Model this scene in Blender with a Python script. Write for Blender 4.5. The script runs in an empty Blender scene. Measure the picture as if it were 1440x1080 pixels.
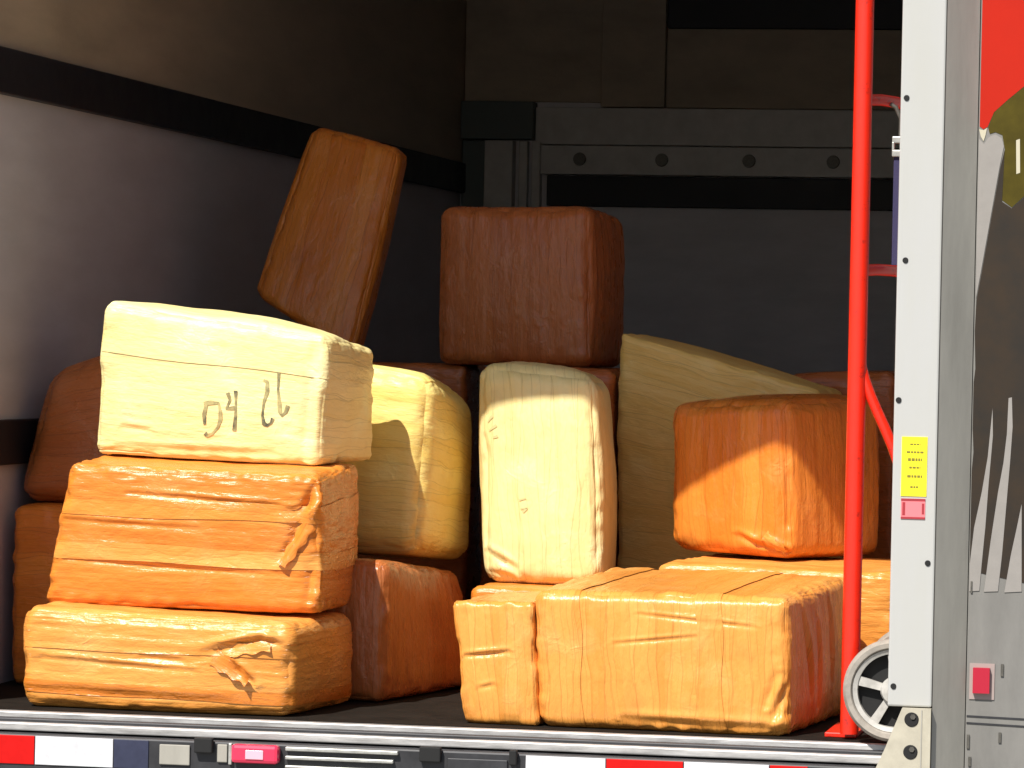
import bpy, math, random
import numpy as np
from mathutils import Vector, Matrix

S = bpy.context.scene
COL = S.collection
# ------------------------------------------------------------------ camera, sky, sun, exposure
# Truck axes: X across the rear opening, Y into the cargo box, Z up; cargo floor at z = 0, ground at -0.82.
cam = bpy.data.cameras.new('camera')
cam.lens = 142.5; cam.sensor_width = 36.0; cam.clip_start = 0.1; cam.clip_end = 2000
camo = bpy.data.objects.new('camera', cam); COL.objects.link(camo)
YAW, PITCH, ROLL = math.radians(10.729), math.radians(-0.432), 0.021
f0 = Vector((-math.sin(YAW), math.cos(YAW), 0)); r0 = Vector((math.cos(YAW), math.sin(YAW), 0)); u0 = Vector((0, 0, 1))
fw = math.cos(PITCH)*f0 + math.sin(PITCH)*u0
up = -math.sin(PITCH)*f0 + math.cos(PITCH)*u0
ri = math.cos(ROLL)*r0 + math.sin(ROLL)*up
uj = -math.sin(ROLL)*r0 + math.cos(ROLL)*up
M3 = Matrix((ri, uj, -fw)).transposed()
camo.matrix_world = Matrix.Translation((1.6755, -8.8427, 0.832)) @ M3.to_4x4()
S.camera = camo
S.render.resolution_x = 1024; S.render.resolution_y = 768

SUN_D = Vector((0.39, 1.0, -1.28)).normalized()
world = bpy.data.worlds.new('World'); S.world = world; world.use_nodes = True
wn = world.node_tree; bg = wn.nodes['Background']
sky = wn.nodes.new('ShaderNodeTexSky'); sky.sky_type = 'NISHITA'; sky.sun_disc = False
sky.sun_elevation = math.asin(-SUN_D.z); sky.sun_rotation = math.atan2(-SUN_D.x, -SUN_D.y)
wn.links.new(sky.outputs[0], bg.inputs[0]); bg.inputs[1].default_value = 0.074
sl = bpy.data.lights.new('sun', 'SUN'); sl.energy = 5.0; sl.angle = math.radians(0.53); sl.color = (1.0, 0.955, 0.88)
slo = bpy.data.objects.new('sun', sl); COL.objects.link(slo)
slo.rotation_euler = SUN_D.to_track_quat('-Z', 'Y').to_euler(); slo.location = (-6, -10, 12)
S.view_settings.view_transform = 'Standard'; S.view_settings.look = 'None'
S.view_settings.exposure = 0.42; S.view_settings.gamma = 1.0; S.view_settings.use_curve_mapping = False
S.render.engine = 'CYCLES'
S.cycles.max_bounces = 10; S.cycles.diffuse_bounces = 6

# ------------------------------------------------------------------ materials
def mat(name, col, rough=.5, metal=0., spec=.5, noise=0., nscale=8., bump=0., bscale=60., dirt=None, coat=0., stretch=None, ramp=(.3, .72)):
    m = bpy.data.materials.new(name); m.use_nodes = True
    nt = m.node_tree; N = nt.nodes; L = nt.links; b = N['Principled BSDF']
    b.inputs['Roughness'].default_value = rough; b.inputs['Metallic'].default_value = metal
    b.inputs['Specular IOR Level'].default_value = spec; b.inputs['Coat Weight'].default_value = coat
    b.inputs['Base Color'].default_value = (*col, 1)
    tc = N.new('ShaderNodeTexCoord')
    if noise > 0:
        n = N.new('ShaderNodeTexNoise'); n.inputs['Scale'].default_value = nscale; n.inputs['Detail'].default_value = 6
        n.inputs['Roughness'].default_value = .65
        if stretch:
            mp = N.new('ShaderNodeMapping'); mp.inputs['Scale'].default_value = stretch
            L.new(tc.outputs['Object'], mp.inputs[0]); L.new(mp.outputs[0], n.inputs['Vector'])
        else: L.new(tc.outputs['Object'], n.inputs['Vector'])
        r = N.new('ShaderNodeValToRGB'); r.color_ramp.elements[0].position = ramp[0]; r.color_ramp.elements[1].position = ramp[1]
        d = dirt if dirt else tuple(c*(1-noise) for c in col)
        r.color_ramp.elements[0].color = (*d, 1); r.color_ramp.elements[1].color = (*col, 1)
        L.new(n.outputs[0], r.inputs[0]); L.new(r.outputs[0], b.inputs['Base Color'])
        mr = N.new('ShaderNodeMapRange'); mr.inputs[3].default_value = max(rough-.12, .05); mr.inputs[4].default_value = min(rough+.15, 1)
        L.new(n.outputs[0], mr.inputs[0]); L.new(mr.outputs[0], b.inputs['Roughness'])
    if bump > 0:
        n2 = N.new('ShaderNodeTexNoise'); n2.inputs['Scale'].default_value = bscale; n2.inputs['Detail'].default_value = 4
        L.new(tc.outputs['Object'], n2.inputs['Vector'])
        bp = N.new('ShaderNodeBump'); bp.inputs['Strength'].default_value = bump; bp.inputs['Distance'].default_value = .003
        L.new(n2.outputs[0], bp.inputs['Height']); L.new(bp.outputs[0], b.inputs['Normal'])
    return m

def tape_mat(name, col, col2, rough=.29, streak=.28, band=.052, seed=0.):
    """packing tape wound round and round: bands across the winding, fine streaks along it"""
    m = bpy.data.materials.new(name); m.use_nodes = True
    nt = m.node_tree; N = nt.nodes; L = nt.links; b = N['Principled BSDF']
    def math_(op, a, c=None):
        n = N.new('ShaderNodeMath'); n.operation = op
        for k, v in enumerate((a, c)):
            if v is None: continue
            if isinstance(v, (int, float)): n.inputs[k].default_value = v
            else: L.new(v, n.inputs[k])
        return n.outputs[0]
    uv = N.new('ShaderNodeUVMap'); uv.uv_map = 'wrap'
    sp = N.new('ShaderNodeSeparateXYZ'); L.new(uv.outputs[0], sp.inputs[0])
    A, Cc = sp.outputs[0], sp.outputs[1]
    wn_ = N.new('ShaderNodeTexNoise'); wn_.inputs['Scale'].default_value = 5; wn_.inputs['Detail'].default_value = 2
    L.new(uv.outputs[0], wn_.inputs['Vector'])
    w = math_('MULTIPLY', math_('SUBTRACT', wn_.outputs[0], .5), .05)
    def layer(tilt, per, off):
        c = math_('ADD', math_('ADD', Cc, w), math_('MULTIPLY', A, tilt))
        s = math_('ADD', math_('DIVIDE', c, per), off + seed)
        fl = math_('FLOOR', s); fr = math_('FRACT', s)
        wh = N.new('ShaderNodeTexWhiteNoise'); wh.noise_dimensions = '1D'; L.new(fl, wh.inputs['W'])
        return wh.outputs[0], fr
    r1, f1 = layer(.035, band, 3.1)
    r2, f2 = layer(-.06, band*1.37, 17.7)
    r3, f3 = layer(.012, band*.29, 41.3)
    # streaks
    cb = N.new('ShaderNodeCombineXYZ')
    L.new(math_('MULTIPLY', A, 13.), cb.inputs[0]); L.new(math_('MULTIPLY', Cc, 120.), cb.inputs[1]); cb.inputs[2].default_value = seed
    st = N.new('ShaderNodeTexNoise'); st.inputs['Scale'].default_value = 1.; st.inputs['Detail'].default_value = 5; st.inputs['Roughness'].default_value = .6
    L.new(cb.outputs[0], st.inputs['Vector'])
    cb2 = N.new('ShaderNodeCombineXYZ')
    L.new(math_('MULTIPLY', A, 17.), cb2.inputs[0]); L.new(math_('MULTIPLY', Cc, 34.), cb2.inputs[1]); cb2.inputs[2].default_value = seed + 5
    st2 = N.new('ShaderNodeTexNoise'); st2.inputs['Scale'].default_value = 1.; st2.inputs['Detail'].default_value = 3
    L.new(cb2.outputs[0], st2.inputs['Vector'])
    tone = math_('ADD', math_('MULTIPLY', math_('SUBTRACT', r1, .5), .42), math_('MULTIPLY', math_('SUBTRACT', r2, .5), .30))
    tone = math_('ADD', tone, math_('MULTIPLY', math_('SUBTRACT', st.outputs[0], .5), 1.1*streak))
    tone = math_('ADD', tone, math_('MULTIPLY', math_('SUBTRACT', st2.outputs[0], .5), .8*streak))
    tone = math_('ADD', tone, math_('MULTIPLY', math_('SUBTRACT', r3, .5), .26))
    tone = math_('ADD', tone, .42)
    mx = N.new('ShaderNodeMix'); mx.data_type = 'RGBA'
    cl = N.new('ShaderNodeClamp'); L.new(tone, cl.inputs[0]); L.new(cl.outputs[0], mx.inputs[0])
    mx.inputs[6].default_value = (*col, 1); mx.inputs[7].default_value = (*col2, 1)
    # thin dark edge where a turn of tape ends
    e1 = math_('LESS_THAN', f1, .035); e2 = math_('LESS_THAN', f2, .03); e3 = math_('MULTIPLY', math_('LESS_THAN', f3, .10), math_('GREATER_THAN', r3, .45))
    ed = math_('MULTIPLY', math_('MAXIMUM', math_('MAXIMUM', e1, e2), math_('MULTIPLY', e3, .8)), math_('MULTIPLY', st2.outputs[0], .62))
    mx2 = N.new('ShaderNodeMix'); mx2.data_type = 'RGBA'; L.new(ed, mx2.inputs[0]); L.new(mx.outputs[2], mx2.inputs[6])
    mx2.inputs[7].default_value = (*[c*.45 for c in col2], 1)
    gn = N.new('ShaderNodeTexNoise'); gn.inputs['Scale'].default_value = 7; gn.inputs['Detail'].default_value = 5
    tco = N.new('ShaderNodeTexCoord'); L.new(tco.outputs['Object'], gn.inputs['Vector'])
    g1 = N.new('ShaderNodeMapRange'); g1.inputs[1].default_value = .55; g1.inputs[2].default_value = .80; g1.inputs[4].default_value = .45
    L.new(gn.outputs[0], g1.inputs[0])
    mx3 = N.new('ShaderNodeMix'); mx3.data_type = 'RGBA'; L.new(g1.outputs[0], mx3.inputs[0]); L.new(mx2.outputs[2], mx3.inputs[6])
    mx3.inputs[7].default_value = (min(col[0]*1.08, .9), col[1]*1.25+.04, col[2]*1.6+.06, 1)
    g2 = N.new('ShaderNodeMapRange'); g2.inputs[1].default_value = .42; g2.inputs[2].default_value = .22; g2.inputs[4].default_value = .5
    L.new(gn.outputs[0], g2.inputs[0])
    mx4 = N.new('ShaderNodeMix'); mx4.data_type = 'RGBA'; L.new(g2.outputs[0], mx4.inputs[0]); L.new(mx3.outputs[2], mx4.inputs[6])
    mx4.inputs[7].default_value = (col2[0]*.62, col2[1]*.58, col2[2]*.6+.01, 1)
    L.new(mx4.outputs[2], b.inputs['Base Color'])
    b.inputs['Specular IOR Level'].default_value = .5
    mr = N.new('ShaderNodeMapRange'); mr.inputs[3].default_value = rough-.14; mr.inputs[4].default_value = rough+.16
    L.new(st2.outputs[0], mr.inputs[0]); L.new(mr.outputs[0], b.inputs['Roughness'])
    h = math_('ADD', math_('ADD', math_('MULTIPLY', f1, .5), math_('MULTIPLY', f2, .4)), math_('MULTIPLY', f3, .30))
    rg = math_('SUBTRACT', 1., math_('MULTIPLY', math_('ABSOLUTE', math_('SUBTRACT', st.outputs[0], .5)), 5.))
    h = math_('ADD', h, math_('MULTIPLY', rg, .22))
    rg2 = math_('ABSOLUTE', math_('SUBTRACT', st2.outputs[0], .5))
    h = math_('ADD', h, math_('MULTIPLY', rg2, 2.6))
    cr = N.new('ShaderNodeTexNoise'); cr.inputs['Scale'].default_value = 17; cr.inputs['Detail'].default_value = 3; cr.inputs['Distortion'].default_value = 1.2
    L.new(tco.outputs['Object'], cr.inputs['Vector'])
    rc = math_('SUBTRACT', 1., math_('MULTIPLY', math_('ABSOLUTE', math_('SUBTRACT', cr.outputs[0], .5)), 9.))
    rc = math_('MULTIPLY', math_('MAXIMUM', rc, 0.), g1.outputs[0])
    h = math_('ADD', h, math_('MULTIPLY', rc, 2.2))
    bp = N.new('ShaderNodeBump'); bp.inputs['Strength'].default_value = .55; bp.inputs['Distance'].default_value = .0032
    L.new(h, bp.inputs['Height']); L.new(bp.outputs[0], b.inputs['Normal'])
    return m

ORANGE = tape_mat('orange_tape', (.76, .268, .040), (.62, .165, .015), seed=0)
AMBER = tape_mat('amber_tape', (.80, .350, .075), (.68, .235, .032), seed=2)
DIM_ORANGE = tape_mat('shaded_orange_tape', (.47, .150, .040), (.36, .098, .024), seed=4, streak=.14)  # orange tape darkened for bales in dim light; shade in the base colour
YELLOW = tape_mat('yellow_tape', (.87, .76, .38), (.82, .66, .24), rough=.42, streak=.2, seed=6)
BOUNCE_YELLOW = tape_mat('bounce_warmed_yellow_tape', (.87, .71, .25), (.81, .57, .12), rough=.42, streak=.2, seed=7)  # yellow tape warmed midway towards the bounce-lit gold side; bounce in the colour
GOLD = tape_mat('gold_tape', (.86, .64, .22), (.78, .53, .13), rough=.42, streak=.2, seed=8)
INK = mat('marker_ink', (.06, .06, .04), .7, noise=.4, dirt=(.50, .42, .17), nscale=22, ramp=(.34, .62))
FAINT = mat('faint_marker_ink', (.60, .53, .24), .7)
WALL = mat('grey_liner', (.58, .56, .60), .6, noise=.16, nscale=5, stretch=(1, .5, 2.2), bump=.15, bscale=14)
BULK = mat('pale_grey_bulkhead', (.86, .84, .87), .6, noise=.2, nscale=4, stretch=(.7, 1, 2), bump=.1, bscale=14)
PLY = mat('brown_plywood_liner', (.50, .42, .31), .6, noise=.3, nscale=4, stretch=(1, .4, 2), bump=.2)
RAIL = mat('black_rub_rail', (.010, .011, .018), .5, noise=.5, nscale=12)
ALU = mat('grey_aluminium_extrusion', (.62, .61, .58), .45, metal=.1, noise=.25, nscale=10)
TEAL = mat('dark_teal_paint', (.10, .125, .12), .5)
FLOORM = mat('worn_plywood_floor', (.022, .017, .013), .9, spec=.1, noise=.6, nscale=9, bump=.3)  # near-black base stands in for shadow on the cargo floor
WHITE = mat('white_post_paint', (.455, .455, .445), .4, noise=.12, nscale=12, stretch=(1, 1, .16), bump=.06, bscale=40, dirt=(.45, .448, .42))
CREAM = mat('cream_bracket_paint', (.52, .48, .38), .45, noise=.22, nscale=25)
GREYP = mat('weathered_grey_paint', (.42, .40, .35), .7, spec=.2, noise=.25, nscale=14, stretch=(1, 1, .2), bump=.05)
SIDE = mat('off_white_side_panel', (.66, .63, .58), .75, spec=.15, noise=.12, nscale=5)
HOLE = mat('dark_hole', (.008, .008, .008), .8)
BOLT = mat('dull_bolt', (.16, .15, .13), .45, metal=.5, noise=.4, nscale=90)
SILLM = mat('scuffed_aluminium', (.70, .68, .66), .42, metal=.35, noise=.65, nscale=22, stretch=(.35, 1, 2.5), bump=.1, bscale=90)
STEEL = mat('dark_steel', (.045, .045, .05), .5, metal=.2, noise=.5, nscale=20)
CHROME = mat('worn_steel_strip', (.62, .62, .58), .35, metal=.5, noise=.4, nscale=40)
REDT = mat('red_reflective_tape', (.62, .004, .003), .45, spec=.25, noise=.15, nscale=30)
WHT = mat('white_reflective_tape', (.70, .70, .73), .4, noise=.22, nscale=34)
NAVY = mat('navy_tape', (.03, .035, .075), .45, noise=.3, nscale=30)
LENS = mat('red_lens', (.72, .03, .09), .18, coat=.6)
LENSW = mat('pale_red_lens_core', (.92, .45, .55), .2, coat=.6)
REDP = mat('red_tube_paint', (.80, .022, .006), .36, noise=.14, nscale=38, dirt=(.40, .018, .012), ramp=(.30, .42), coat=.3, bump=.04)
TYRE = mat('grey_white_tyre', (.40, .36, .31), .7, noise=.35, nscale=40, bump=.2)
RIMW = mat('white_wheel_rim', (.55, .53, .49), .5, noise=.35, nscale=40)
STRAP = mat('dark_blue_strap', (.035, .03, .09), .8, bump=.3, bscale=200)
YSTK = mat('yellow_warning_sticker', (.92, .80, .02), .45)
PSTK = mat('pink_red_sticker', (.85, .20, .22), .45)
DKRED = mat('dark_red_ink', (.35, .03, .04), .5)
SINK = mat('sticker_ink', (.20, .17, .02), .6)
GORANGE = mat('orange_vinyl', (.46, .013, .002), .6, spec=.2, noise=.08, nscale=9)
GBROWN = mat('brown_vinyl', (.042, .029, .019), .6, spec=.15, noise=.45, nscale=14., dirt=(.028, .024, .020))
GOLIVE = mat('olive_vinyl', (.085, .065, .006), .6, spec=.15, noise=.4, nscale=14.)
GPALE = mat('pale_vinyl', (.30, .28, .26), .6, spec=.2, noise=.12, nscale=20)
GCREAM = mat('cream_vinyl', (.50, .46, .34), .5)
WING = mat('grey_white_wing_paint', (.22, .213, .198), .6, spec=.3, noise=.25, nscale=16, stretch=(1, 1, .3), bump=.05)
PINK_HALO = mat('pink_halo', (.34, .27, .25), .6)
LENS2 = mat('crimson_lens', (.42, .012, .035), .35)
GROUNDM = mat('pale_bounce_ground', (.30, .285, .26), .85, noise=.35, nscale=3, bump=.5, bscale=40)
RUBBER = mat('tyre_rubber', (.02, .02, .02), .75)

# ------------------------------------------------------------------ mesh helpers
def link(o, parent=None):
    COL.objects.link(o)
    if parent: o.parent = parent
    return o
def obj(name, verts, faces, m, parent=None, smooth=False):
    me = bpy.data.meshes.new(name); me.from_pydata([tuple(v) for v in verts], [], faces); me.materials.append(m)
    me.update()
    if smooth:
        for p in me.polygons: p.use_smooth = True
    return link(bpy.data.objects.new(name, me), parent)
class MB:
    def __init__(s): s.v = []; s.f = []
    def add(s, v, f):
        k = len(s.v); s.v += [tuple(a) for a in v]; s.f += [tuple(i+k for i in q) for q in f]; return s
    def box(s, a, b, ch=.0):
        (x0, y0, z0), (x1, y1, z1) = a, b
        if ch <= 0:
            s.add([(x0,y0,z0),(x1,y0,z0),(x1,y1,z0),(x0,y1,z0),(x0,y0,z1),(x1,y0,z1),(x1,y1,z1),(x0,y1,z1)],
                  [(0,3,2,1),(4,5,6,7),(0,1,5,4),(1,2,6,5),(2,3,7,6),(3,0,4,7)]); return s
        import bmesh
        bm = bmesh.new(); bmesh.ops.create_cube(bm, size=1)
        for v in bm.verts: v.co = ((x0+x1)/2+v.co.x*(x1-x0), (y0+y1)/2+v.co.y*(y1-y0), (z0+z1)/2+v.co.z*(z1-z0))
        bmesh.ops.bevel(bm, geom=list(bm.edges), offset=ch, segments=2, affect='EDGES', profile=.5)
        bm.verts.index_update()
        s.add([v.co[:] for v in bm.verts], [[v.index for v in f.verts] for f in bm.faces]); bm.free(); return s
    def prism(s, poly, axis, lo, hi):
        """poly in the two other axes, extruded along axis lo..hi"""
        n = len(poly); V = []
        for h in (lo, hi):
            for a, b in poly:
                V.append({'x': (h, a, b), 'y': (a, h, b), 'z': (a, b, h)}[axis])
        F = [tuple(range(n-1, -1, -1)), tuple(range(n, 2*n))]
        F += [(i, (i+1) % n, n+(i+1) % n, n+i) for i in range(n)]
        return s.add(V, F)
    def tube(s, path, r, n=16, cap=True):
        P = [Vector(p) for p in path]; V = []; F = []
        prev = None
        for i, p in enumerate(P):
            t = (P[min(i+1, len(P)-1)] - P[max(i-1, 0)]).normalized()
            if prev is None:
                a = Vector((1, 0, 0)) if abs(t.x) < .9 else Vector((0, 1, 0))
                u = t.cross(a).normalized()
            else:
                u = (prev - t*prev.dot(t)).normalized()
            prev = u; w = t.cross(u)
            rr = r[i] if isinstance(r, (list, tuple)) else r
            for k in range(n):
                a = 2*math.pi*k/n; V.append(p + (u*math.cos(a)+w*math.sin(a))*rr)
        for i in range(len(P)-1):
            for k in range(n): F.append((i*n+k, i*n+(k+1) % n, (i+1)*n+(k+1) % n, (i+1)*n+k))
        if cap: F += [tuple(range(n-1, -1, -1)), tuple((len(P)-1)*n+k for k in range(n))]
        return s.add(V, F)
    def ring(s, c, prof, n=48):
        """lathe about the Y axis through c: prof = closed list of (radius, y)"""
        m = len(prof); V = []; F = []
        for k in range(n):
            a = 2*math.pi*k/n
            for r, y in prof: V.append((c[0]+r*math.cos(a), c[1]+y, c[2]+r*math.sin(a)))
        for k in range(n):
            for q in range(m): F.append((k*m+q, k*m+(q+1) % m, ((k+1) % n)*m+(q+1) % m, ((k+1) % n)*m+q))
        return s.add(V, F)
    def build(s, name, m, parent=None, smooth=False):
        o = obj(name, s.v, s.f, m, parent)
        import bmesh
        bm = bmesh.new(); bm.from_mesh(o.data); bmesh.ops.recalc_face_normals(bm, faces=bm.faces); bm.to_mesh(o.data); bm.free()
        if smooth:
            for p in o.data.polygons: p.use_smooth = True
            o.data.set_sharp_from_angle(angle=math.radians(40))
        return o
def empty(name, loc, label, cat, group=None):
    e = bpy.data.objects.new(name, None); e.location = loc; e.empty_display_size = .1
    e['label'] = label; e['category'] = cat
    if group: e['group'] = group
    return link(e)
def under(o, root):
    o.parent = root; o.matrix_parent_inverse = Matrix.Translation(root.location).inverted(); return o
def part(mb, name, m, root, smooth=False):
    o = mb.build(name, m, None, smooth)
    r = root
    while r.parent: r = r.parent
    o.parent = root
    if root.type == 'EMPTY': o.matrix_parent_inverse = Matrix.Translation(root.location).inverted()
    return o

# ------------------------------------------------------------------ ground
g = MB().add([(-400,-400,-.82),(400,-400,-.82),(400,400,-.82),(-400,400,-.82)], [(0,1,2,3)]).build('ground', GROUNDM)  # unseen ground, added and kept pale to bounce light up
g['kind'] = 'structure'

# ------------------------------------------------------------------ the truck
XL, XR, XS, YB, HR = -1.38, .975, 1.02, 6.15, 2.25
T = empty('box_truck', (0, 3, -.82), 'white box truck with open cargo bay and orange and brown side graphic', 'truck')
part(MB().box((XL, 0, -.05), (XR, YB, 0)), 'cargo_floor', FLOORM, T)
part(MB().box((XL-.045, .0, -.05), (XL, YB+.1, HR)), 'side_wall', WALL, T)
part(MB().box((XR, .0, .0), (XS, YB+.1, HR)), 'side_wall', WALL, T)
part(MB().box((XL-.045, .0, HR), (1.22, YB+.1, HR+.05)), 'roof', BULK, T)
# liner above the rail, and the two black rub rails on the far side wall
part(MB().box((XL, .02, 1.545), (XL+.012, YB-.002, HR-.002)), 'liner_panel', PLY, T)
part(MB().box((XL, .02, 1.432), (XL+.03, YB-.002, 1.543), .004), 'rub_rail', RAIL, T)
part(MB().box((XL, .02, .535), (XL+.02, YB-.002, .645), .004), 'rub_rail', RAIL, T)
# front bulkhead with frame members
bw = part(MB().box((XL, YB, -.0), (XR, YB+.1, HR)), 'front_bulkhead', BULK, T)
def bwbox(name, x0, x1, z0, z1, d, m, ch=.003):
    return part(MB().box((x0, YB-d, z0), (x1, YB, z1), ch), name, m, T)
bwbox('corner_trim', -1.365, -1.278, .0, 1.63, .05, TEAL)
bwbox('upright', -1.276, -1.168, .0, 1.63, .07, ALU)
bwbox('upright', -1.150, -1.117, .0, 1.63, .04, ALU)
bwbox('upright', -1.100, -1.066, .0, 1.63, .05, ALU)
bwbox('gusset_block', -1.365, -1.09, 1.634, 1.775, .09, TEAL)
rl = bwbox('cross_rail', -1.062, XR-.002, 1.506, 1.614, .07, ALU)
for bx in (-.913, -.603, -.276, .037, .35, .66):
    o = MB().ring((bx, YB-.078, 1.563), [(0.0001, -.006), (.022, -.006), (.025, .008), (.0001, .008)], 20).build('bolt', BOLT); o.parent = rl
bwbox('load_slot', -1.045, XR-.002, 1.388, 1.503, .02, RAIL)
bwbox('header_band', -1.088, XR-.002, 1.618, 1.757, .045, ALU)
bwbox('upper_panel', -1.365, -.842, 1.778, HR-.002, .03, PLY)
bwbox('vertical_post', -.840, -.600, 1.760, HR-.002, .06, PLY)
bwbox('upper_panel', -.598, XR-.002, 1.760, 2.055, .03, PLY)
bwbox('upper_slot', -.598, XR-.002, 2.057, HR-.002, .02, RAIL)
# door header and far door post
part(MB().box((XL-.045, -.12, 2.15), (1.22, -.0, 2.33), .006), 'door_header', WHITE, T)
part(MB().box((XL-.045, -.10, -.12), (-1.365, -.002, 2.148), .004), 'corner_post', WHITE, T)

# near corner post: white flat face, angled grey corner, dark cavity edge
post = part(MB().box((.860, -.12, .09), (.955, -.075, 2.148), .004), 'corner_post', WHITE, T)
def onpost(mb, name, m, smooth=False):
    o = mb.build(name, m, None, smooth); o.parent = post; return o
for bx, bz in ((.873, 1.399), (.870, .749), (.872, .133), (.878, 1.05), (.94, .40)):
    onpost(MB().ring((bx, -.121, bz), [(.0001, -.0015), (.0055, -.0015), (.0065, .001), (.0001, .001)], 16), 'rivet_hole', HOLE)
part(MB().prism([(.9565, -.119), (1.0205, -.041), (1.0205, -.002), (.9565, -.002)], 'z', -.30, 2.148), 'angled_corner', GREYP, T)
# bracket at the foot of the post
br = part(MB().prism([(.858, .0), (.893, .088), (.955, .088), (.955, -.30), (.838, -.30), (.838, -.045)], 'y', -.135, -.076), 'foot_bracket', CREAM, T)
for bx, bz in ((.914, .064), (.913, -.006)):
    o = MB().ring((bx, -.1365, bz), [(.0001, -.001), (.014, -.001), (.016, .002), (.0001, .002)], 24).build('bolt_hole', HOLE); o.parent = br
    o = MB().ring((bx+.003, -.1375, bz+.006), [(.0001, -.003), (.006, -.003), (.007, .003), (.0001, .003)], 6).build('bolt', BOLT); o.parent = br
o = MB().box((.934, -.1365, -.28), (.9365, -.1345, .085)).build('edge_seam', GREYP); o.parent = br

# stickers on the post
ys = onpost(MB().box((.879, -.1216, .543), (.934, -.1202, .671)), 'warning_sticker', YSTK)
for bz, w, h in ((.655, .022, .003), (.638, .036, .004), (.622, .030, .006), (.605, .024, .004), (.586, .032, .005), (.563, .018, .004)):
    t = MB(); rnd = random.Random(int(bz*1e4)); x = .908 - w/2
    while x < .908 + w/2:
        l = rnd.uniform(.003, .008); t.box((x, -.1222, bz-h/2), (min(x+l, .908+w/2), -.1217, bz+h/2)); x += l+.0016
    onpost(t, 'sticker_lettering', SINK)
onpost(MB().box((.880, -.1214, .494), (.932, -.1202, .538)), 'red_sticker', PSTK)
onpost(MB().box((.880, -.1220, .533), (.932, -.1215, .538)).box((.880, -.1220, .494), (.932, -.1215, .4985)).box((.883, -.1220, .502), (.889, -.1215, .530)).box((.925, -.1220, .505), (.930, -.1215, .528)),
       'sticker_border', DKRED)

# ribbed sill and the beam under it
part(MB().box((XL-.02, -.030, -.020), (.857, -.0005, -.002), .003), 'sill_edge', SILLM, T)
part(MB().box((XL-.02, -.060, -.034), (.857, -.031, -.014), .003), 'sill_edge', STEEL, T)
part(MB().box((XL-.02, -.085, -.040), (.857, -.061, -.022), .003), 'sill_edge', SILLM, T)
bm_ = part(MB().box((-1.42, -.112, -.30), (.836, -.02, -.044), .005), 'rear_beam', STEEL, T)
def onbeam(mb, name, m, smooth=False):
    o = mb.build(name, m, None, smooth); o.parent = bm_; return o
for x0, x1, m in ((-1.36, -1.225, WHT), (-1.223, -1.051, REDT), (-1.049, -.868, WHT), (-.866, -.786, NAVY),
                  (.070, .247, WHT), (.249, .418, REDT), (.420, .606, WHT), (.608, .69, REDT)):
    onbeam(MB().box((x0, -.1150, -.112), (x1, -.1124, -.048), .0008), 'reflective_tape', m)
ml = onbeam(MB().box((-.590, -.142, -.088), (-.482, -.1126, -.046), .008), 'marker_light', LENS)
onbeam(MB().box((-.556, -.1445, -.078), (-.515, -.1422, -.058), .001), 'lens_core', LENSW)
onbeam(MB().box((-.600, -.1240, -.094), (-.592, -.1126, -.046), .002), 'lamp_bracket', CHROME)
for z0, z1, x0, x1 in ((-.058, -.049, -.470, -.215), (-.077, -.069, -.470, -.225), (-.096, -.090, -.470, -.23)):
    onbeam(MB().box((x0, -.1250, z0), (x1, -.1126, z1), .002), 'step_strip', CHROME)
for x0, x1 in ((-.678, -.636), (-.166, -.118), (.035, .052)):
    onbeam(MB().box((x0, -.130, -.070), (x1, -.1126, -.036), .003), 'hinge_block', HOLE)
for x0, x1, z0, z1 in ((-.760, -.690, -.10, -.055), (-.627, -.604, -.09, -.05), (-.105, .030, -.095, -.060)):
    onbeam(MB().box((x0, -.118, z0), (x1, -.1126, z1), .002), 'beam_plate', GREYP if x0 < -.6 else STEEL)

# rear wing of the body beside the post: graphic, marker light, seam
part(MB().box((1.18, .001, -.30), (1.22, YB+.1, HR)), 'side_panel', WING, T)
wing = part(MB().box((1.022, -.04, -.30), (1.22, .0, 2.148), .003), 'rear_wing', WING, T)
def onwing(poly, name, m, lift):
    o = MB().prism(poly, 'y', -.0405-lift, -.0402).build(name, m); o.parent = wing; return o
onwing([(1.025, 2.1), (1.025, 1.344), (1.033, 1.338), (1.042, 1.343), (1.055, 1.375), (1.085, 1.403), (1.111, 1.425), (1.14, 1.45), (1.215, 1.53), (1.215, 2.1)], 'orange_graphic', GORANGE, .0006)
onwing([(1.024, 1.338), (1.034, 1.336), (1.041, 1.341), (1.038, 1.325), (1.034, 1.312), (1.028, 1.322)], 'pale_graphic', GCREAM, .0012)
onwing([(1.043, 1.342), (1.055, 1.374), (1.085, 1.402), (1.111, 1.424), (1.14, 1.449), (1.215, 1.528), (1.215, 1.16), (1.13, 1.20), (1.098, 1.170), (1.077, 1.185), (1.080, 1.295), (1.074, 1.326), (1.059, 1.332), (1.047, 1.328)], 'olive_graphic', GOLIVE, .0006)
onwing([(1.104, 1.315), (1.112, 1.318), (1.114, 1.245), (1.106, 1.242)], 'pale_graphic', GCREAM, .0010)
onwing([(1.024, 1.318), (1.035, 1.306), (1.045, 1.321), (1.059, 1.327), (1.073, 1.319), (1.078, 1.301), (1.070, 1.259), (1.052, 1.143), (1.034, 1.027), (1.025, .972), (1.024, 1.1)], 'pale_graphic', GPALE, .0012)
onwing([(1.0795, 1.293), (1.071, 1.255), (1.053, 1.139), (1.035, 1.023), (1.026, .968), (1.024, .90), (1.027, .82), (1.024, .79), (1.024, .69), (1.027, .64), (1.024, .60), (1.024, .40), (1.030, .382), (1.215, .345), (1.215, 1.158), (1.13, 1.198), (1.098, 1.168), (1.0765, 1.182)], 'brown_graphic', GBROWN, .0008)
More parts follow.
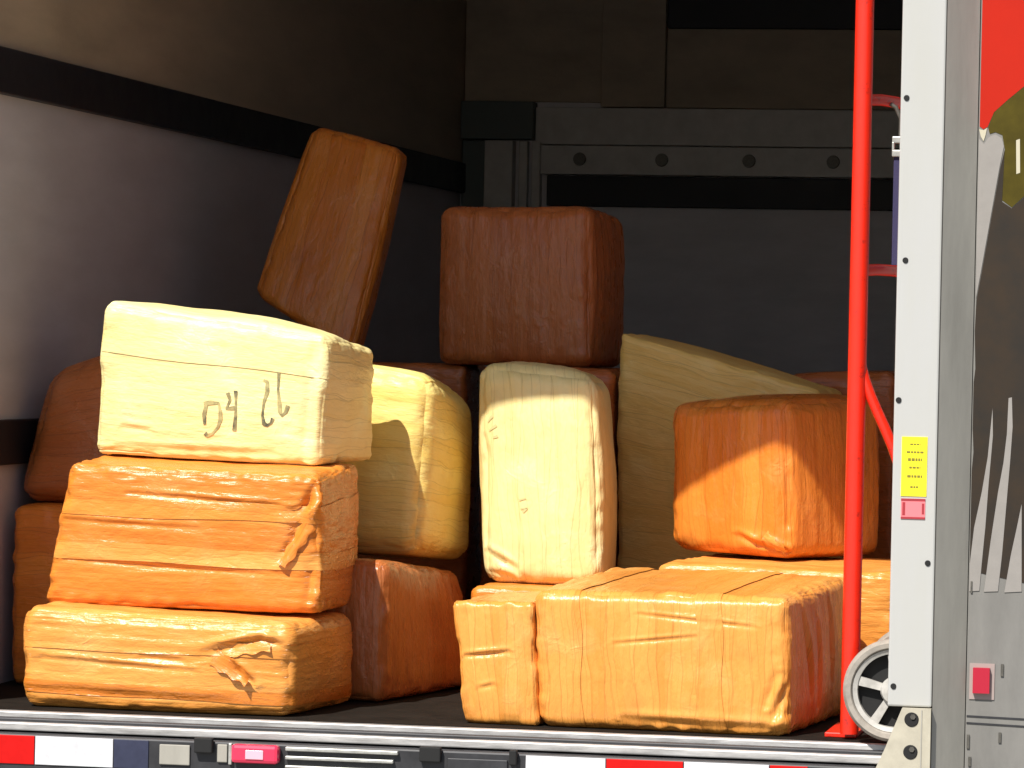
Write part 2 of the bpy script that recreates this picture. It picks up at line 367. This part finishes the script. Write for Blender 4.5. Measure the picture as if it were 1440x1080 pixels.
onwing([(1.066, .735), (1.068, .676), (1.061, .571), (1.056, .478), (1.050, .400), (1.046, .340), (1.0245, .338), (1.0245, .40), (1.032, .477), (1.047, .555), (1.058, .63)], 'pale_graphic', GPALE, .0014)
onwing([(1.100, .758), (1.107, .760), (1.110, .696), (1.106, .618), (1.099, .510), (1.093, .417), (1.086, .340), (1.056, .338), (1.068, .447), (1.082, .556), (1.092, .618), (1.098, .68)], 'pale_graphic', GPALE, .0014)
onwing([(1.133, .53), (1.137, .341), (1.100, .338), (1.112, .418), (1.124, .48)], 'pale_graphic', GPALE, .0014)
onwing([(1.027, .36), (1.031, .36), (1.031, .335), (1.027, .335)], 'rivet', BOLT, .003)
onwing([(1.029, .183), (1.083, .183), (1.083, .105), (1.029, .105)], 'lamp_halo', PINK_HALO, .002)  # added plate in place of the pink colour halo round the lamp
onwing([(1.037, .174), (1.073, .174), (1.073, .119), (1.037, .119)], 'marker_light', LENS2, .014)
onwing([(1.0245, .070), (1.215, .066), (1.215, .062), (1.0245, .066)], 'panel_seam', STEEL, .0008)
onwing([(1.0245, .055), (1.215, .050), (1.215, .046), (1.0245, .051)], 'panel_seam', STEEL, .0008)
for x, z, h_ in ((1.026, .028, .03), (1.094, .035, .022), (1.096, .183, .026), (1.030, -.02, .02)):
    onwing([(x, z), (x+.006, z), (x+.006, z-h_), (x, z-h_)], 'rivet', BOLT, .003)
# running gear under the bay
for x in (-.62, .30): part(MB().box((x, .1, -.34), (x+.08, YB+1.2, -.051)), 'chassis_rail', STEEL, T)
part(MB().tube([(-1.2, 1.5, -.42), (.85, 1.5, -.42)], .05), 'axle', STEEL, T)
def wheel_x(x0, x1, y):
    mb = MB(); n = 40; prof = [(.22, x0), (.38, x0), (.40, x0+.03), (.40, x1-.03), (.38, x1), (.22, x1)]
    V = []; F = []; m = len(prof)
    for k in range(n):
        a = 2*math.pi*k/n
        for r, x in prof: V.append((x, y+r*math.cos(a), -.42+r*math.sin(a)))
    for k in range(n):
        for q in range(m): F.append((k*m+q, k*m+(q+1) % m, ((k+1) % n)*m+(q+1) % m, ((k+1) % n)*m+q))
    w = part(mb.add(V, F), 'wheel', RUBBER, T, True)
    o = MB().tube([(x0+.02, y, -.42), (x1-.02, y, -.42)], .222, 32).build('rim', CHROME); o.parent = w
for x0 in (-1.35, .72):
    for y in (1.5, 6.9): wheel_x(x0, x0+.24, y)

# ------------------------------------------------------------------ tape-wrapped bales
def hash3(ix, iy, iz, seed):
    h = (ix.astype(np.int64)*374761393 + iy.astype(np.int64)*668265263 + iz.astype(np.int64)*2147483647 + seed*974711) & 0xffffffff
    h = ((h ^ (h >> 13))*1274126177) & 0xffffffff
    h = ((h ^ (h >> 15))*2246822519) & 0xffffffff
    return ((h ^ (h >> 16)) & 0xffff)/65535.
def vnoise(P, seed):
    i = np.floor(P); f = P-i; f = f*f*f*(f*(f*6-15)+10); i = i.astype(np.int64)
    r = 0
    for a in (0, 1):
        wa = f[:, 0] if a else 1-f[:, 0]
        for b in (0, 1):
            wb = f[:, 1] if b else 1-f[:, 1]
            for c in (0, 1):
                wc = f[:, 2] if c else 1-f[:, 2]
                r = r + wa*wb*wc*hash3(i[:, 0]+a, i[:, 1]+b, i[:, 2]+c, seed)
    return r*2-1
class Bale:
    """soft rounded hexahedron from 8 corners, order x fastest, then y (front, back), then z"""
    def __init__(s, corners, r=.04, bulge=.015, wrap='h', seed=1, creases=(), lump=.0035, steps=1., topb=.5, botb=.0, edge=1., rough=1.):
        s.K = np.array(corners, float); s.seed = seed; s.bulge = bulge; s.wrap = wrap; s.creases = creases
        s.lump = lump; s.steps = steps; s.topb = topb; s.botb = botb; s.edge = edge; s.rough = rough
        K = s.K
        ex = (K[1]-K[0]+K[3]-K[2]+K[5]-K[4]+K[7]-K[6])/4; ey = (K[2]-K[0]+K[3]-K[1]+K[6]-K[4]+K[7]-K[5])/4
        ez = (K[4]-K[0]+K[5]-K[1]+K[6]-K[2]+K[7]-K[3])/4
        s.h = np.array([np.linalg.norm(e)/2 for e in (ex, ey, ez)])
        s.ax = np.array([e/np.linalg.norm(e) for e in (ex, ey, ez)])
        s.r = min(r*.62, s.h.min()*.8)
    def ev(s, p, off=0.):
        p = np.asarray(p, float); h = s.h
        g = p*h; q = np.clip(g, -(h-s.r), h-s.r); d = g-q
        n = d/np.maximum(np.linalg.norm(d, axis=1, keepdims=True), 1e-9)
        b = (q+s.r*n)/h
        t = (b+1)/2; pos = 0
        for k in range(8):
            wx = t[:, 0] if k & 1 else 1-t[:, 0]; wy = t[:, 1] if k & 2 else 1-t[:, 1]; wz = t[:, 2] if k & 4 else 1-t[:, 2]
            pos = pos + (wx*wy*wz)[:, None]*s.K[k]
        N = n @ s.ax; N /= np.linalg.norm(N, axis=1, keepdims=True)
        a = np.sort(np.abs(p), axis=1)
        bl = (1-a[:, 0]**2.6)*(1-a[:, 1]**2.6)*s.bulge
        bl = np.where(n[:, 2] > .7, bl*s.topb, bl); bl = np.where(n[:, 2] < -.7, bl*s.botb, bl)
        L = b*h; sd = s.seed
        o = np.array([sd*3.17, sd*1.31, sd*7.77])
        D = s.lump*(vnoise(L*4.5+o, sd)+.5*vnoise(L*11+o, sd+1))
        nz2 = np.abs(n[:, 2])**2; nx2 = np.abs(n[:, 0])**2
        warp = .012*vnoise(L*5+o, sd+2)
        if s.wrap == 'h':
            al = L[:, 0]+L[:, 1]; ac = L[:, 2]*(1-nz2)+L[:, 1]*nz2
        else:
            al = L[:, 2]+L[:, 1]; ac = L[:, 0]*(1-nx2)+L[:, 1]*nx2
        st = 0
        for tilt, per, am in ((.05, .056, .0017), (-.085, .083, .0015), (.17, .13, .0012)):
            u = (ac+warp+tilt*al)/per+sd*.37
            fr = u-np.floor(u); st = st+am*np.minimum(fr, (1-fr)*9)
        D = D+st*s.steps*.6
        R_ = np.stack([al*13, ac*55, ac*0+sd], 1)
        D = D+  .0009*s.rough*(1-np.abs(vnoise(R_, sd+3))*2)*(.35+.65*(vnoise(L*7+o, sd+5) > -.1))
        R2 = np.stack([al*16, ac*26, ac*0+sd+9], 1)
        D = D+  .0007*s.rough*vnoise(R2, sd+4)
        e = np.clip((a[:, 1]-.80)/.2, 0, 1)
        D = D+s.edge*.005*e*vnoise(L*38+o, sd+6)
        D = D*(1-.6*(n[:, 2] < -.7))
        for (face, u0, v0, u1, v1, wd, dp) in s.creases:
            if face == 'f': m = n[:, 1] < -.5; U = L[:, 0]; W = L[:, 2]; hu, hv = h[0], h[2]
            elif face == 'r': m = n[:, 0] > .5; U = L[:, 1]; W = L[:, 2]; hu, hv = h[1], h[2]
            else: m = n[:, 2] > .5; U = L[:, 0]; W = L[:, 1]; hu, hv = h[0], h[1]
            A_ = np.array([u0*hu, v0*hv]); B_ = np.array([u1*hu, v1*hv]); dv = B_-A_
            tt = np.clip(((U-A_[0])*dv[0]+(W-A_[1])*dv[1])/max(dv@dv, 1e-9), 0, 1)
            px = U-A_[0]-tt*dv[0]; py = W-A_[1]-tt*dv[1]
            side = np.sign(dv[0]*py-dv[1]*px); ds = np.sqrt(px*px+py*py)
            taper = .35+.65*np.sin(np.pi*np.clip(tt*.9+.05, 0, 1))
            D = D+m*taper*(-dp*np.exp(-(ds/wd)**2)+.7*dp*np.exp(-((ds*side-1.7*wd)/wd)**2))
        s._n = N
        return pos+N*(bl+D+off)[:, None]
    def mesh(s, name, m, n, origin):
        lin = np.linspace(-1, 1, n+1)
        lin = np.sign(lin)*(1-(1-np.abs(lin))**1.15)
        U, W = np.meshgrid(lin, lin, indexing='ij'); U = U.ravel(); W = W.ravel(); one = np.ones_like(U)
        idx = np.arange((n+1)**2).reshape(n+1, n+1)
        quad = np.stack([idx[:-1, :-1], idx[1:, :-1], idx[1:, 1:], idx[:-1, 1:]], -1).reshape(-1, 4)
        P = []; Q = []; UV = []; hx, hy, hz = s.h; hw = s.wrap == 'h'
        for kind, sg in (('y', -1), ('y', 1), ('x', -1), ('x', 1), ('z', -1), ('z', 1)):
            if kind == 'y': p = np.stack([U, sg*one, W], 1); uv = (U*hx, W*hz) if hw else (W*hz, U*hx); fl = sg > 0
            elif kind == 'x': p = np.stack([sg*one, U, W], 1); uv = (U*hy+7, W*hz) if hw else (W*hz, U*hy+7); fl = sg < 0
            else: p = np.stack([U, W, sg*one], 1); uv = (U*hx, W*hy+3.3) if hw else (W*hy+3.3, U*hx); fl = sg < 0
            k = len(P)*(n+1)**2
            P.append(p); UV.append(np.stack(uv, 1)); Q.append((quad[:, ::-1] if fl else quad)+k)
        P = np.concatenate(P); Q = np.concatenate(Q); UV = np.concatenate(UV)
        key = np.round(P*1e6).astype(np.int64)
        _, first, inv = np.unique(key, axis=0, return_index=True, return_inverse=True); inv = inv.ravel()
        V = s.ev(P[first])-np.array(origin)
        F = inv[Q]
        me = bpy.data.meshes.new(name)
        me.vertices.add(len(V)); me.vertices.foreach_set('co', V.astype(np.float32).ravel())
        nf = len(F); me.loops.add(nf*4); me.polygons.add(nf)
        me.loops.foreach_set('vertex_index', F.astype(np.int32).ravel())
        me.polygons.foreach_set('loop_start', np.arange(0, nf*4, 4, dtype=np.int32))
        me.polygons.foreach_set('use_smooth', np.ones(nf, bool))
        ul = me.uv_layers.new(name='wrap'); ul.data.foreach_set('uv', UV[Q.ravel()].astype(np.float32).ravel())
        me.materials.append(m); me.update(calc_edges=True); me.validate()
        return me

def grid_mesh(name, V, nu, nv, uv, m, origin, thick=None):
    V = V-np.array(origin); F = []
    for i in range(nu):
        for j in range(nv): a = i*(nv+1)+j; F.append((a, a+nv+1, a+nv+2, a+1))
    me = bpy.data.meshes.new(name); me.from_pydata([tuple(v) for v in V], [], F); me.materials.append(m)
    ul = me.uv_layers.new(name='wrap')
    for p in me.polygons:
        p.use_smooth = True
        for li, vi in zip(p.loop_indices, p.vertices): ul.data[li].uv = uv[vi]
    me.update(); return me

GROUP = 'tape-wrapped bales piled in the truck'
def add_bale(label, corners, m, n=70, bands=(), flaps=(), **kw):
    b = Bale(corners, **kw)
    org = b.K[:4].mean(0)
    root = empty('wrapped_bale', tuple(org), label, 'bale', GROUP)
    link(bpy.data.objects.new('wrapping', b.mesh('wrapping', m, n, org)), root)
    rng = np.random.default_rng(kw.get('seed', 1))
    for (c0, c1, tilt, bm) in bands:
        # one turn of tape laid over the front, the right side and (upright turns) the top
        nu, nv = 90, 4; P = []; uv = []
        for i in range(nu+1):
            t = i/nu*2
            for j in range(nv+1):
                w = c0+(c1-c0)*j/nv + tilt*(t-.5) + .012*math.sin(9*t+c0*5)
                w = max(-.985, min(.985, w))
                if kw.get('wrap', 'h') == 'h':
                    P.append((-1+2*t, -1, w) if t <= 1 else (1, -1+2*(t-1), w)); uv.append((t*b.h[0]*2, w*b.h[2]+.013))
                else:
                    P.append((w, -1, -1+2*t) if t <= 1 else (w, -1+2*(t-1), 1)); uv.append((t*b.h[2]*2, w*b.h[0]+.013))
        link(bpy.data.objects.new('tape_band', grid_mesh('tape_band', b.ev(np.array(P), .0022), nu, nv, uv, bm, org)), root)
    for (u0, v0, u1, v1, wd, lift, bm) in flaps:
        # loose end of tape on the front face, peeling away towards its tip
        nu, nv = 16, 4; P = []; uv = []; lf = []
        du = (u1-u0)*b.h[0]; dv = (v1-v0)*b.h[2]; ln = math.hypot(du, dv); pu, pv = -dv/ln, du/ln
        for i in range(nu+1):
            t = i/nu
            for j in range(nv+1):
                q = (j/nv-.5)*wd*(1-.35*t) + .003*math.sin(t*17+j*2)
                P.append((max(-1, min(1, u0+(u1-u0)*t+pu*q/b.h[0])), -1, max(-1, min(1, v0+(v1-v0)*t+pv*q/b.h[2])))); uv.append((t*ln, q))
                lf.append(.0025+lift*t**2+.35*lift*t*abs(q)/wd*2)
        V = b.ev(np.array(P), np.array(lf))
        link(bpy.data.objects.new('loose_tape_end', grid_mesh('loose_tape_end', V, nu, nv, uv, bm, org)), root)
    return b, root, org

def strokes(b, root, org, polys, w, m, name):
    """marker strokes on the front face as thin ribbons that follow the wrapped surface"""
    for poly in polys:
        pts = []
        for (a, c) in zip(poly[:-1], poly[1:]):
            for k in range(8): pts.append((a[0]+(c[0]-a[0])*k/8, a[1]+(c[1]-a[1])*k/8))
        pts.append(poly[-1]); P = []; uv = []
        for i, q in enumerate(pts):
            a = pts[max(i-1, 0)]; c = pts[min(i+1, len(pts)-1)]
            du = (c[0]-a[0])*b.h[0]; dv = (c[1]-a[1])*b.h[2]; l = math.hypot(du, dv) or 1
            ww = w*(.85+.25*math.sin(i*.23+q[0]*9))
            for sgn in (-1, 0, 1):
                P.append((q[0]-dv/l*ww*sgn/b.h[0], -1, q[1]+du/l*ww*sgn/b.h[2])); uv.append((i*.01, sgn*.01))
        link(bpy.data.objects.new(name, grid_mesh(name, b.ev(np.array(P), .0016), len(pts)-1, 2, uv, m, org)), root)

# --- column at the sill: bottom, middle, top
add_bale('low orange tape bale on the sill, bottom of the stack under the dated yellow bale',
  [(-1.138,.07,.001),(-.500,.035,.001),(-1.11,.50,.001),(-0.453,0.460,0.001),(-1.142,.07,.228),(-.499,.035,.212),(-1.12,.50,.230),(-0.454,0.460,0.214)],
  AMBER, n=110, r=.048, bulge=.012, wrap='h', seed=11, topb=.2,
  creases=[('f', .40, .30, .78, .62, .010, .011), ('f', .78, .62, .92, .55, .008, .007), ('f', .58, .05, .72, -.30, .009, .010), ('f', -.95, -.62, .5, -.70, .008, .005), ('f', -.1, .12, .22, .10, .006, .004), ('f', -.9, .35, .4, .30, .006, .004), ('f', -.85, .0, .3, -.12, .006, .0035)],
  bands=[(.22, .52, .05, AMBER), (-.72, -.46, -.06, ORANGE)], flaps=[(.44, .22, .72, -.22, .045, .020, ORANGE), (.50, .34, .86, .50, .030, .008, AMBER)])
add_bale('orange tape bale with ragged folded corner, middle of the stack under the dated bale',
  [(-1.140,.22,.226),(-.475,.19,.226),(-1.14,.59,.226),(-0.470,0.560,0.226),(-1.083,.22,.556),(-.482,.19,.540),(-1.09,.59,.575),(-0.477,0.560,0.562)],
  ORANGE, n=110, r=.036, bulge=.010, wrap='h', seed=23, topb=.2, edge=1.2,
  creases=[('f', .98, .92, .80, .12, .010, .013), ('f', .93, .60, .76, .42, .008, .010), ('f', .92, .35, .70, -.25, .009, .010), ('f', .95, -.15, .93, -.8, .009, .008), ('f', -.95, .20, .1, .16, .006, .004), ('f', -.5, .62, .7, .55, .006, .004), ('f', -.9, -.35, .6, -.45, .006, .004)],
  bands=[(.30, .55, .04, ORANGE), (-.35, -.10, -.05, AMBER)], flaps=[(.93, .30, .74, -.30, .035, .012, ORANGE)])
A, Ar, Ao = add_bale('pale yellow bale with handwritten date, on top of the stack at the sill',
  [(-1.087,.42,.572),(-.525,.38,.560),(-1.055,.78,.580),(-.482,.74,.566),(-1.065,.42,.935),(-.514,.38,.862),(-1.035,.78,.907),(-.478,.74,.834)],
  YELLOW, n=110, r=.034, bulge=.013, wrap='h', seed=37, topb=2.4, steps=.6, rough=.6, lump=.006,
  creases=[('f', -.75, -.62, -.5, -.64, .006, .004), ('f', -.8, -.90, .6, -.86, .008, .004), ('f', .90, .9, .86, -.9, .012, .006)], bands=[(.35, .62, .02, YELLOW)])
strokes(A, Ar, Ao, [[(-.030,-.205),(.03,-.185),(.100,-.180),(.122,-.30),(.126,-.42),(.105,-.53),(.06,-.62),(.015,-.655),(-.005,-.62)],
                    [(-.005,-.21),(-.020,-.36),(-.010,-.50)],
                    [(.175,-.02),(.200,-.12),(.172,-.25),(.265,-.22)], [(.245,.02),(.252,-.12),(.258,-.34),(.252,-.56)],
                    [(.480,.22),(.512,.20),(.520,.06),(.498,-.10),(.492,-.30),(.510,-.42),(.540,-.44),(.572,-.40),(.585,-.33)],
                    [(.545,.40),(.590,.44),(.606,.38),(.612,.10),(.630,-.08),(.640,-.22),(.660,-.28),(.690,-.22),(.705,-.12)]], .0044, INK, 'marker_stroke')
# --- shaded bales beside the far wall
add_bale('shadowed orange bale on the floor between truck wall and the stack',
  [(-1.345,.62,.002),(-1.135,.61,.002),(-1.345,1.12,.002),(-1.149,1.1,.002),(-1.345,.62,.436),(-1.145,.61,.438),(-1.345,1.12,.435),(-1.158,1.1,.437)],
  ORANGE, n=60, r=.035, bulge=.008, wrap='h', seed=41)
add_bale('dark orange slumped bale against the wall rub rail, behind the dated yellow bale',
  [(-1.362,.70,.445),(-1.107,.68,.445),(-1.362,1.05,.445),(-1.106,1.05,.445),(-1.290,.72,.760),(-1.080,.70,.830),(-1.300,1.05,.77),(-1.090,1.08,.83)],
  DIM_ORANGE, n=60, r=.075, bulge=.012, wrap='h', seed=43)
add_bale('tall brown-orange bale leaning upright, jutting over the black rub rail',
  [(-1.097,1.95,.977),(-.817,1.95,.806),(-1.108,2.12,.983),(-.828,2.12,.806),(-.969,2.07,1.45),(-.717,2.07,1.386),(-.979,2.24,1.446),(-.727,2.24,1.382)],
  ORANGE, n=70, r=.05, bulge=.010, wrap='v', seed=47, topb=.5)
add_bale('square bale in shade-darkened orange tape perched highest in the middle of the pile',
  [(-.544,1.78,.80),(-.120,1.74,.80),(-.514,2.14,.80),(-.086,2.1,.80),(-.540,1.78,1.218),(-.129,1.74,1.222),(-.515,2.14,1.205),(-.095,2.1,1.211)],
  DIM_ORANGE, n=80, r=.050, bulge=.012, wrap='v', seed=53)
# --- second row
add_bale('yellow bale wedged behind the stack, its gold side facing the upright yellow bale',
  [(-.687,.93,.335),(-.388,.86,.335),(-.618,1.37,.30),(-.338,1.3,.30),(-.690,.93,.815),(-.362,.86,.775),(-.655,1.37,.76),(-.345,1.3,.716)],
  BOUNCE_YELLOW, n=90, r=.085, bulge=.014, wrap='h', seed=59, topb=1.0, steps=.6, rough=.6)
I, Ir, Io = add_bale('pale yellow bale standing on end between gold-sided and dim yellow bales',
  [(-.252,1.03,.262),(.045,1.0,.262),(-.275,1.39,.262),(.025,1.36,.262),(-.278,1.03,.802),(.016,1.0,.778),(-.305,1.39,.788),(-.008,1.36,.768)],
  YELLOW, n=100, r=.062, bulge=.020, wrap='v', seed=61, topb=1.2, steps=.5, rough=.7,
  creases=[('f', -.9, -.72, -.45, -.86, .008, .007), ('f', -.85, -.9, -.5, -.95, .008, .006)])
strokes(I, Ir, Io, [[(-.86,.48),(-.78,.54)], [(-.84,.40),(-.72,.46)], [(-.78,.34),(-.70,.36)], [(-.36,-.22),(-.24,-.20)], [(-.34,-.30),(-.22,-.29),(-.30,-.33)], [(-.84,-.74),(-.62,-.80)], [(-.80,-.82),(-.72,-.86)]], .003, FAINT, 'marker_stroke')
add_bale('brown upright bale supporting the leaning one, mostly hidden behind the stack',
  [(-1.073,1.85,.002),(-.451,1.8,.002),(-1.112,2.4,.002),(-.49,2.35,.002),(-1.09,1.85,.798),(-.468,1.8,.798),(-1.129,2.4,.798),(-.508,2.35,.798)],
  DIM_ORANGE, n=50, r=.04, bulge=.008, wrap='h', seed=67, topb=0)
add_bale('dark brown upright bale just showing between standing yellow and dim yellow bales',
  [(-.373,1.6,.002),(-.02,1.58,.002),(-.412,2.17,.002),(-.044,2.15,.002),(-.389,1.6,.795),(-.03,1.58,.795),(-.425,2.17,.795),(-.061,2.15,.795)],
  DIM_ORANGE, n=50, r=.04, bulge=.006, wrap='h', seed=71, topb=0)
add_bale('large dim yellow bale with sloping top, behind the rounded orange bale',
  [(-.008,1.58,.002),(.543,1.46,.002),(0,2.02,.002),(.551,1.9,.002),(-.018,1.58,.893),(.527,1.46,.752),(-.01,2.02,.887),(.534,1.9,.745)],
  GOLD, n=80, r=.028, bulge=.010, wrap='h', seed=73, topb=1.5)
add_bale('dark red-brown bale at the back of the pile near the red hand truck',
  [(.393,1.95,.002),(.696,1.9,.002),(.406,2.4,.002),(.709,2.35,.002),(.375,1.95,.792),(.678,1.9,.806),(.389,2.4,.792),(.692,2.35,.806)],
  DIM_ORANGE, n=50, r=.05, bulge=.008, wrap='h', seed=79)
add_bale('rounded orange bale turned cornerwise with a slanting shadow across it',
  [(.18,1.2,.352),(.504,1.07,.340),(.37,1.55,.345),(.694,1.42,.338),(.172,1.2,.715),(.482,1.07,.730),(.376,1.55,.716),(.685,1.42,.738)],
  ORANGE, n=100, r=.060, bulge=.014, wrap='v', seed=83, topb=1.0,
  creases=[('f', .55, -.82, .95, -.95, .010, .010), ('f', .2, -.75, .7, -.93, .008, .008)], flaps=[(.62, -.72, .92, -.92, .03, .010, AMBER)])
# --- bottom row along the sill
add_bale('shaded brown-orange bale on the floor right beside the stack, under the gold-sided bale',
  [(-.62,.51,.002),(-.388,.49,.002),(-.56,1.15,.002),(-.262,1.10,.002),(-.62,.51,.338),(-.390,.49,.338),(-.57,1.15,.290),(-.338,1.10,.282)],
  DIM_ORANGE, n=80, r=.040, bulge=.010, wrap='v', seed=89, topb=.3)
add_bale('narrow orange bale on the floor abutting the big bale at the sill',
  [(-.105,.075,.001),(.064,.06,.001),(-.130,.72,.001),(.075,.70,.001),(-.142,.075,.272),(.046,.06,.280),(-.160,.72,.260),(.070,.70,.266)],
  AMBER, n=90, r=.024, bulge=.007, wrap='v', seed=97, topb=.2,
  creases=[('f', -.8, .10, .35, .18, .005, .006), ('f', -.5, -.42, -.1, -.36, .005, .003)])
add_bale('biggest orange bale lying long at the sill beside the red hand truck',
  [(.067,.06,.001),(.626,.03,.001),(.128,.70,.001),(.690,.62,.001),(.042,.06,.304),(.622,.03,.307),(.115,.70,.328),(.692,.62,.328)],
  AMBER, n=120, r=.040, bulge=.012, wrap='v', seed=101, topb=.2, edge=.9,
  creases=[('f', -.35, .26, .30, .40, .0045, .003), ('f', -.15, .70, .75, .56, .0045, .003), ('f', .92, -.1, .84, -.55, .008, .008), ('f', .98, -.3, .90, -.75, .008, .008), ('f', -.3, -.86, .95, -.90, .010, .006), ('r', -.6, .7, -.35, -.5, .010, .009), ('r', -.2, .5, -.1, -.7, .010, .008), ('r', .2, .8, .35, -.4, .010, .008)],
  bands=[(-.86, -.62, .02, AMBER), (.30, .50, -.02, AMBER)])
add_bale('orange bale behind the biggest one, carrying the cornerwise bale',
  [(.228,.77,.002),(.800,.72,.002),(.285,1.46,.002),(.860,1.4,.002),(.22,.77,.335),(.795,.72,.333),(.278,1.46,.333),(.855,1.4,.33)],
  AMBER, n=80, r=.034, bulge=.006, wrap='h', seed=103, topb=.1)
add_bale('low dark orange bale wedged under the bale standing on end',
  [(-.249,.84,.002),(.085,.84,.002),(-.24,1.4,.002),(.093,1.4,.002),(-.254,.84,.262),(.079,.84,.262),(-.246,1.4,.262),(.088,1.4,.262)],
  ORANGE, n=50, r=.03, bulge=.004, wrap='h', seed=107, topb=0)

# ------------------------------------------------------------------ red hand truck
H = empty('hand_truck', (.80, .2, 0), 'red tubular hand truck with white wheel standing inside the door post', 'hand truck')
part(MB().tube([(.762, .045, .012), (.762, .045, .4), (.762, .045, 1.2), (.762, .045, 1.74)], .0205, 20), 'upright', REDP, H, True)
part(MB().tube([(.842, .34, .012), (.842, .34, .4), (.842, .34, 1.2), (.842, .34, 1.74)], .0205, 20), 'upright', REDP, H, True)
for z in (1.405, 1.03, .10):
    part(MB().tube([(.764, .05, z), (.795, .11, z+.004), (.822, .19, z+.004), (.838, .27, z+.004), (.842, .335, z)], .013, 12), 'cross_bar', REDP, H, True)
part(MB().tube([(.762, .045, 1.74), (.765, .06, 1.79), (.775, .10, 1.815), (.80, .2, 1.82), (.828, .29, 1.815), (.838, .325, 1.79), (.842, .34, 1.74)], .0205, 16), 'handle_bar', REDP, H, True)
for y, dx_ in ((.045, 0), (.34, .075)):
    pth = []
    for t in np.linspace(0, 1, 22):
        z = .86 - .74*t; s_ = max(0, min(1, (t-.0)/.42)); e_ = s_*s_*(3-2*s_)
        pth.append((.766+dx_+.100*e_*(1-dx_*5), y+.004, z))
    part(MB().tube(pth, .012, 12), 'wheel_strut', REDP, H, True)
part(MB().tube([(.868, -.06, .118), (.868, .43, .118)], .009, 12), 'axle', CHROME, H, True)
part(MB().box((.705, .07, .0005), (.775, .330, .011), .002), 'nose_plate', REDP, H)
for y in (-.045, .43):
    c = (.868, y, .118)
    w = part(MB().ring(c, [(.090, -.014), (.094, -.021), (.104, -.022), (.1105, -.013), (.1125, 0), (.1105, .013), (.104, .022), (.094, .021), (.090, .014)], 56), 'wheel', TYRE, H, True)
    rim = MB().ring(c, [(.080, -.012), (.0898, -.016), (.0898, .016), (.080, .012)], 48)
    rim.ring(c, [(.010, -.024), (.026, -.022), (.030, -.012), (.030, .012), (.010, .02)], 32)
    for k in range(5):
        a0 = math.radians(72*k+238); V = []
        for rr, hw in ((.026, .30), (.055, .22), (.084, .26)):
            for q in (-1, 1):
                for yy in (-.009, .006):
                    a = a0+q*hw*(.04/rr if rr > .05 else 1.0); V.append((c[0]+rr*math.cos(a), c[1]+yy, c[2]+rr*math.sin(a)))
        rim.add(V, [(0,2,6,4),(4,6,10,8),(1,5,7,3),(5,9,11,7),(0,4,5,1),(4,8,9,5),(2,3,7,6),(6,7,11,10)])
    o = rim.build('rim', RIMW, None, True); o.parent = w
    o = MB().ring(c, [(.0001, .010), (.083, .010), (.083, .014), (.0001, .014)], 32).build('hub_back', HOLE); o.parent = w
    o = MB().ring(c, [(.0001, -.030), (.012, -.030), (.013, -.02), (.0001, -.02)], 20).build('hub_cap', BOLT); o.parent = w
# ratchet strap hanging from the upper cross bar
R_ = empty('ratchet_strap', (.838, .14, 1.05), 'dark blue strap with steel buckle hanging between hand truck and door post', 'strap')
part(MB().box((.824, .135, 1.045), (.852, .139, 1.300), .0008), 'webbing', STRAP, R_)
part(MB().box((.820, .128, 1.285), (.856, .146, 1.300), .002).box((.820, .128, 1.315), (.856, .146, 1.330), .002).box((.820, .128, 1.298), (.825, .146, 1.317), .001).box((.851, .128, 1.298), (.856, .146, 1.317), .001), 'buckle', CHROME, R_)
part(MB().tube([(.838, .137, 1.33), (.838, .137, 1.37), (.826, .137, 1.395), (.808, .137, 1.405)], .005, 10), 'hook', BOLT, R_, True)
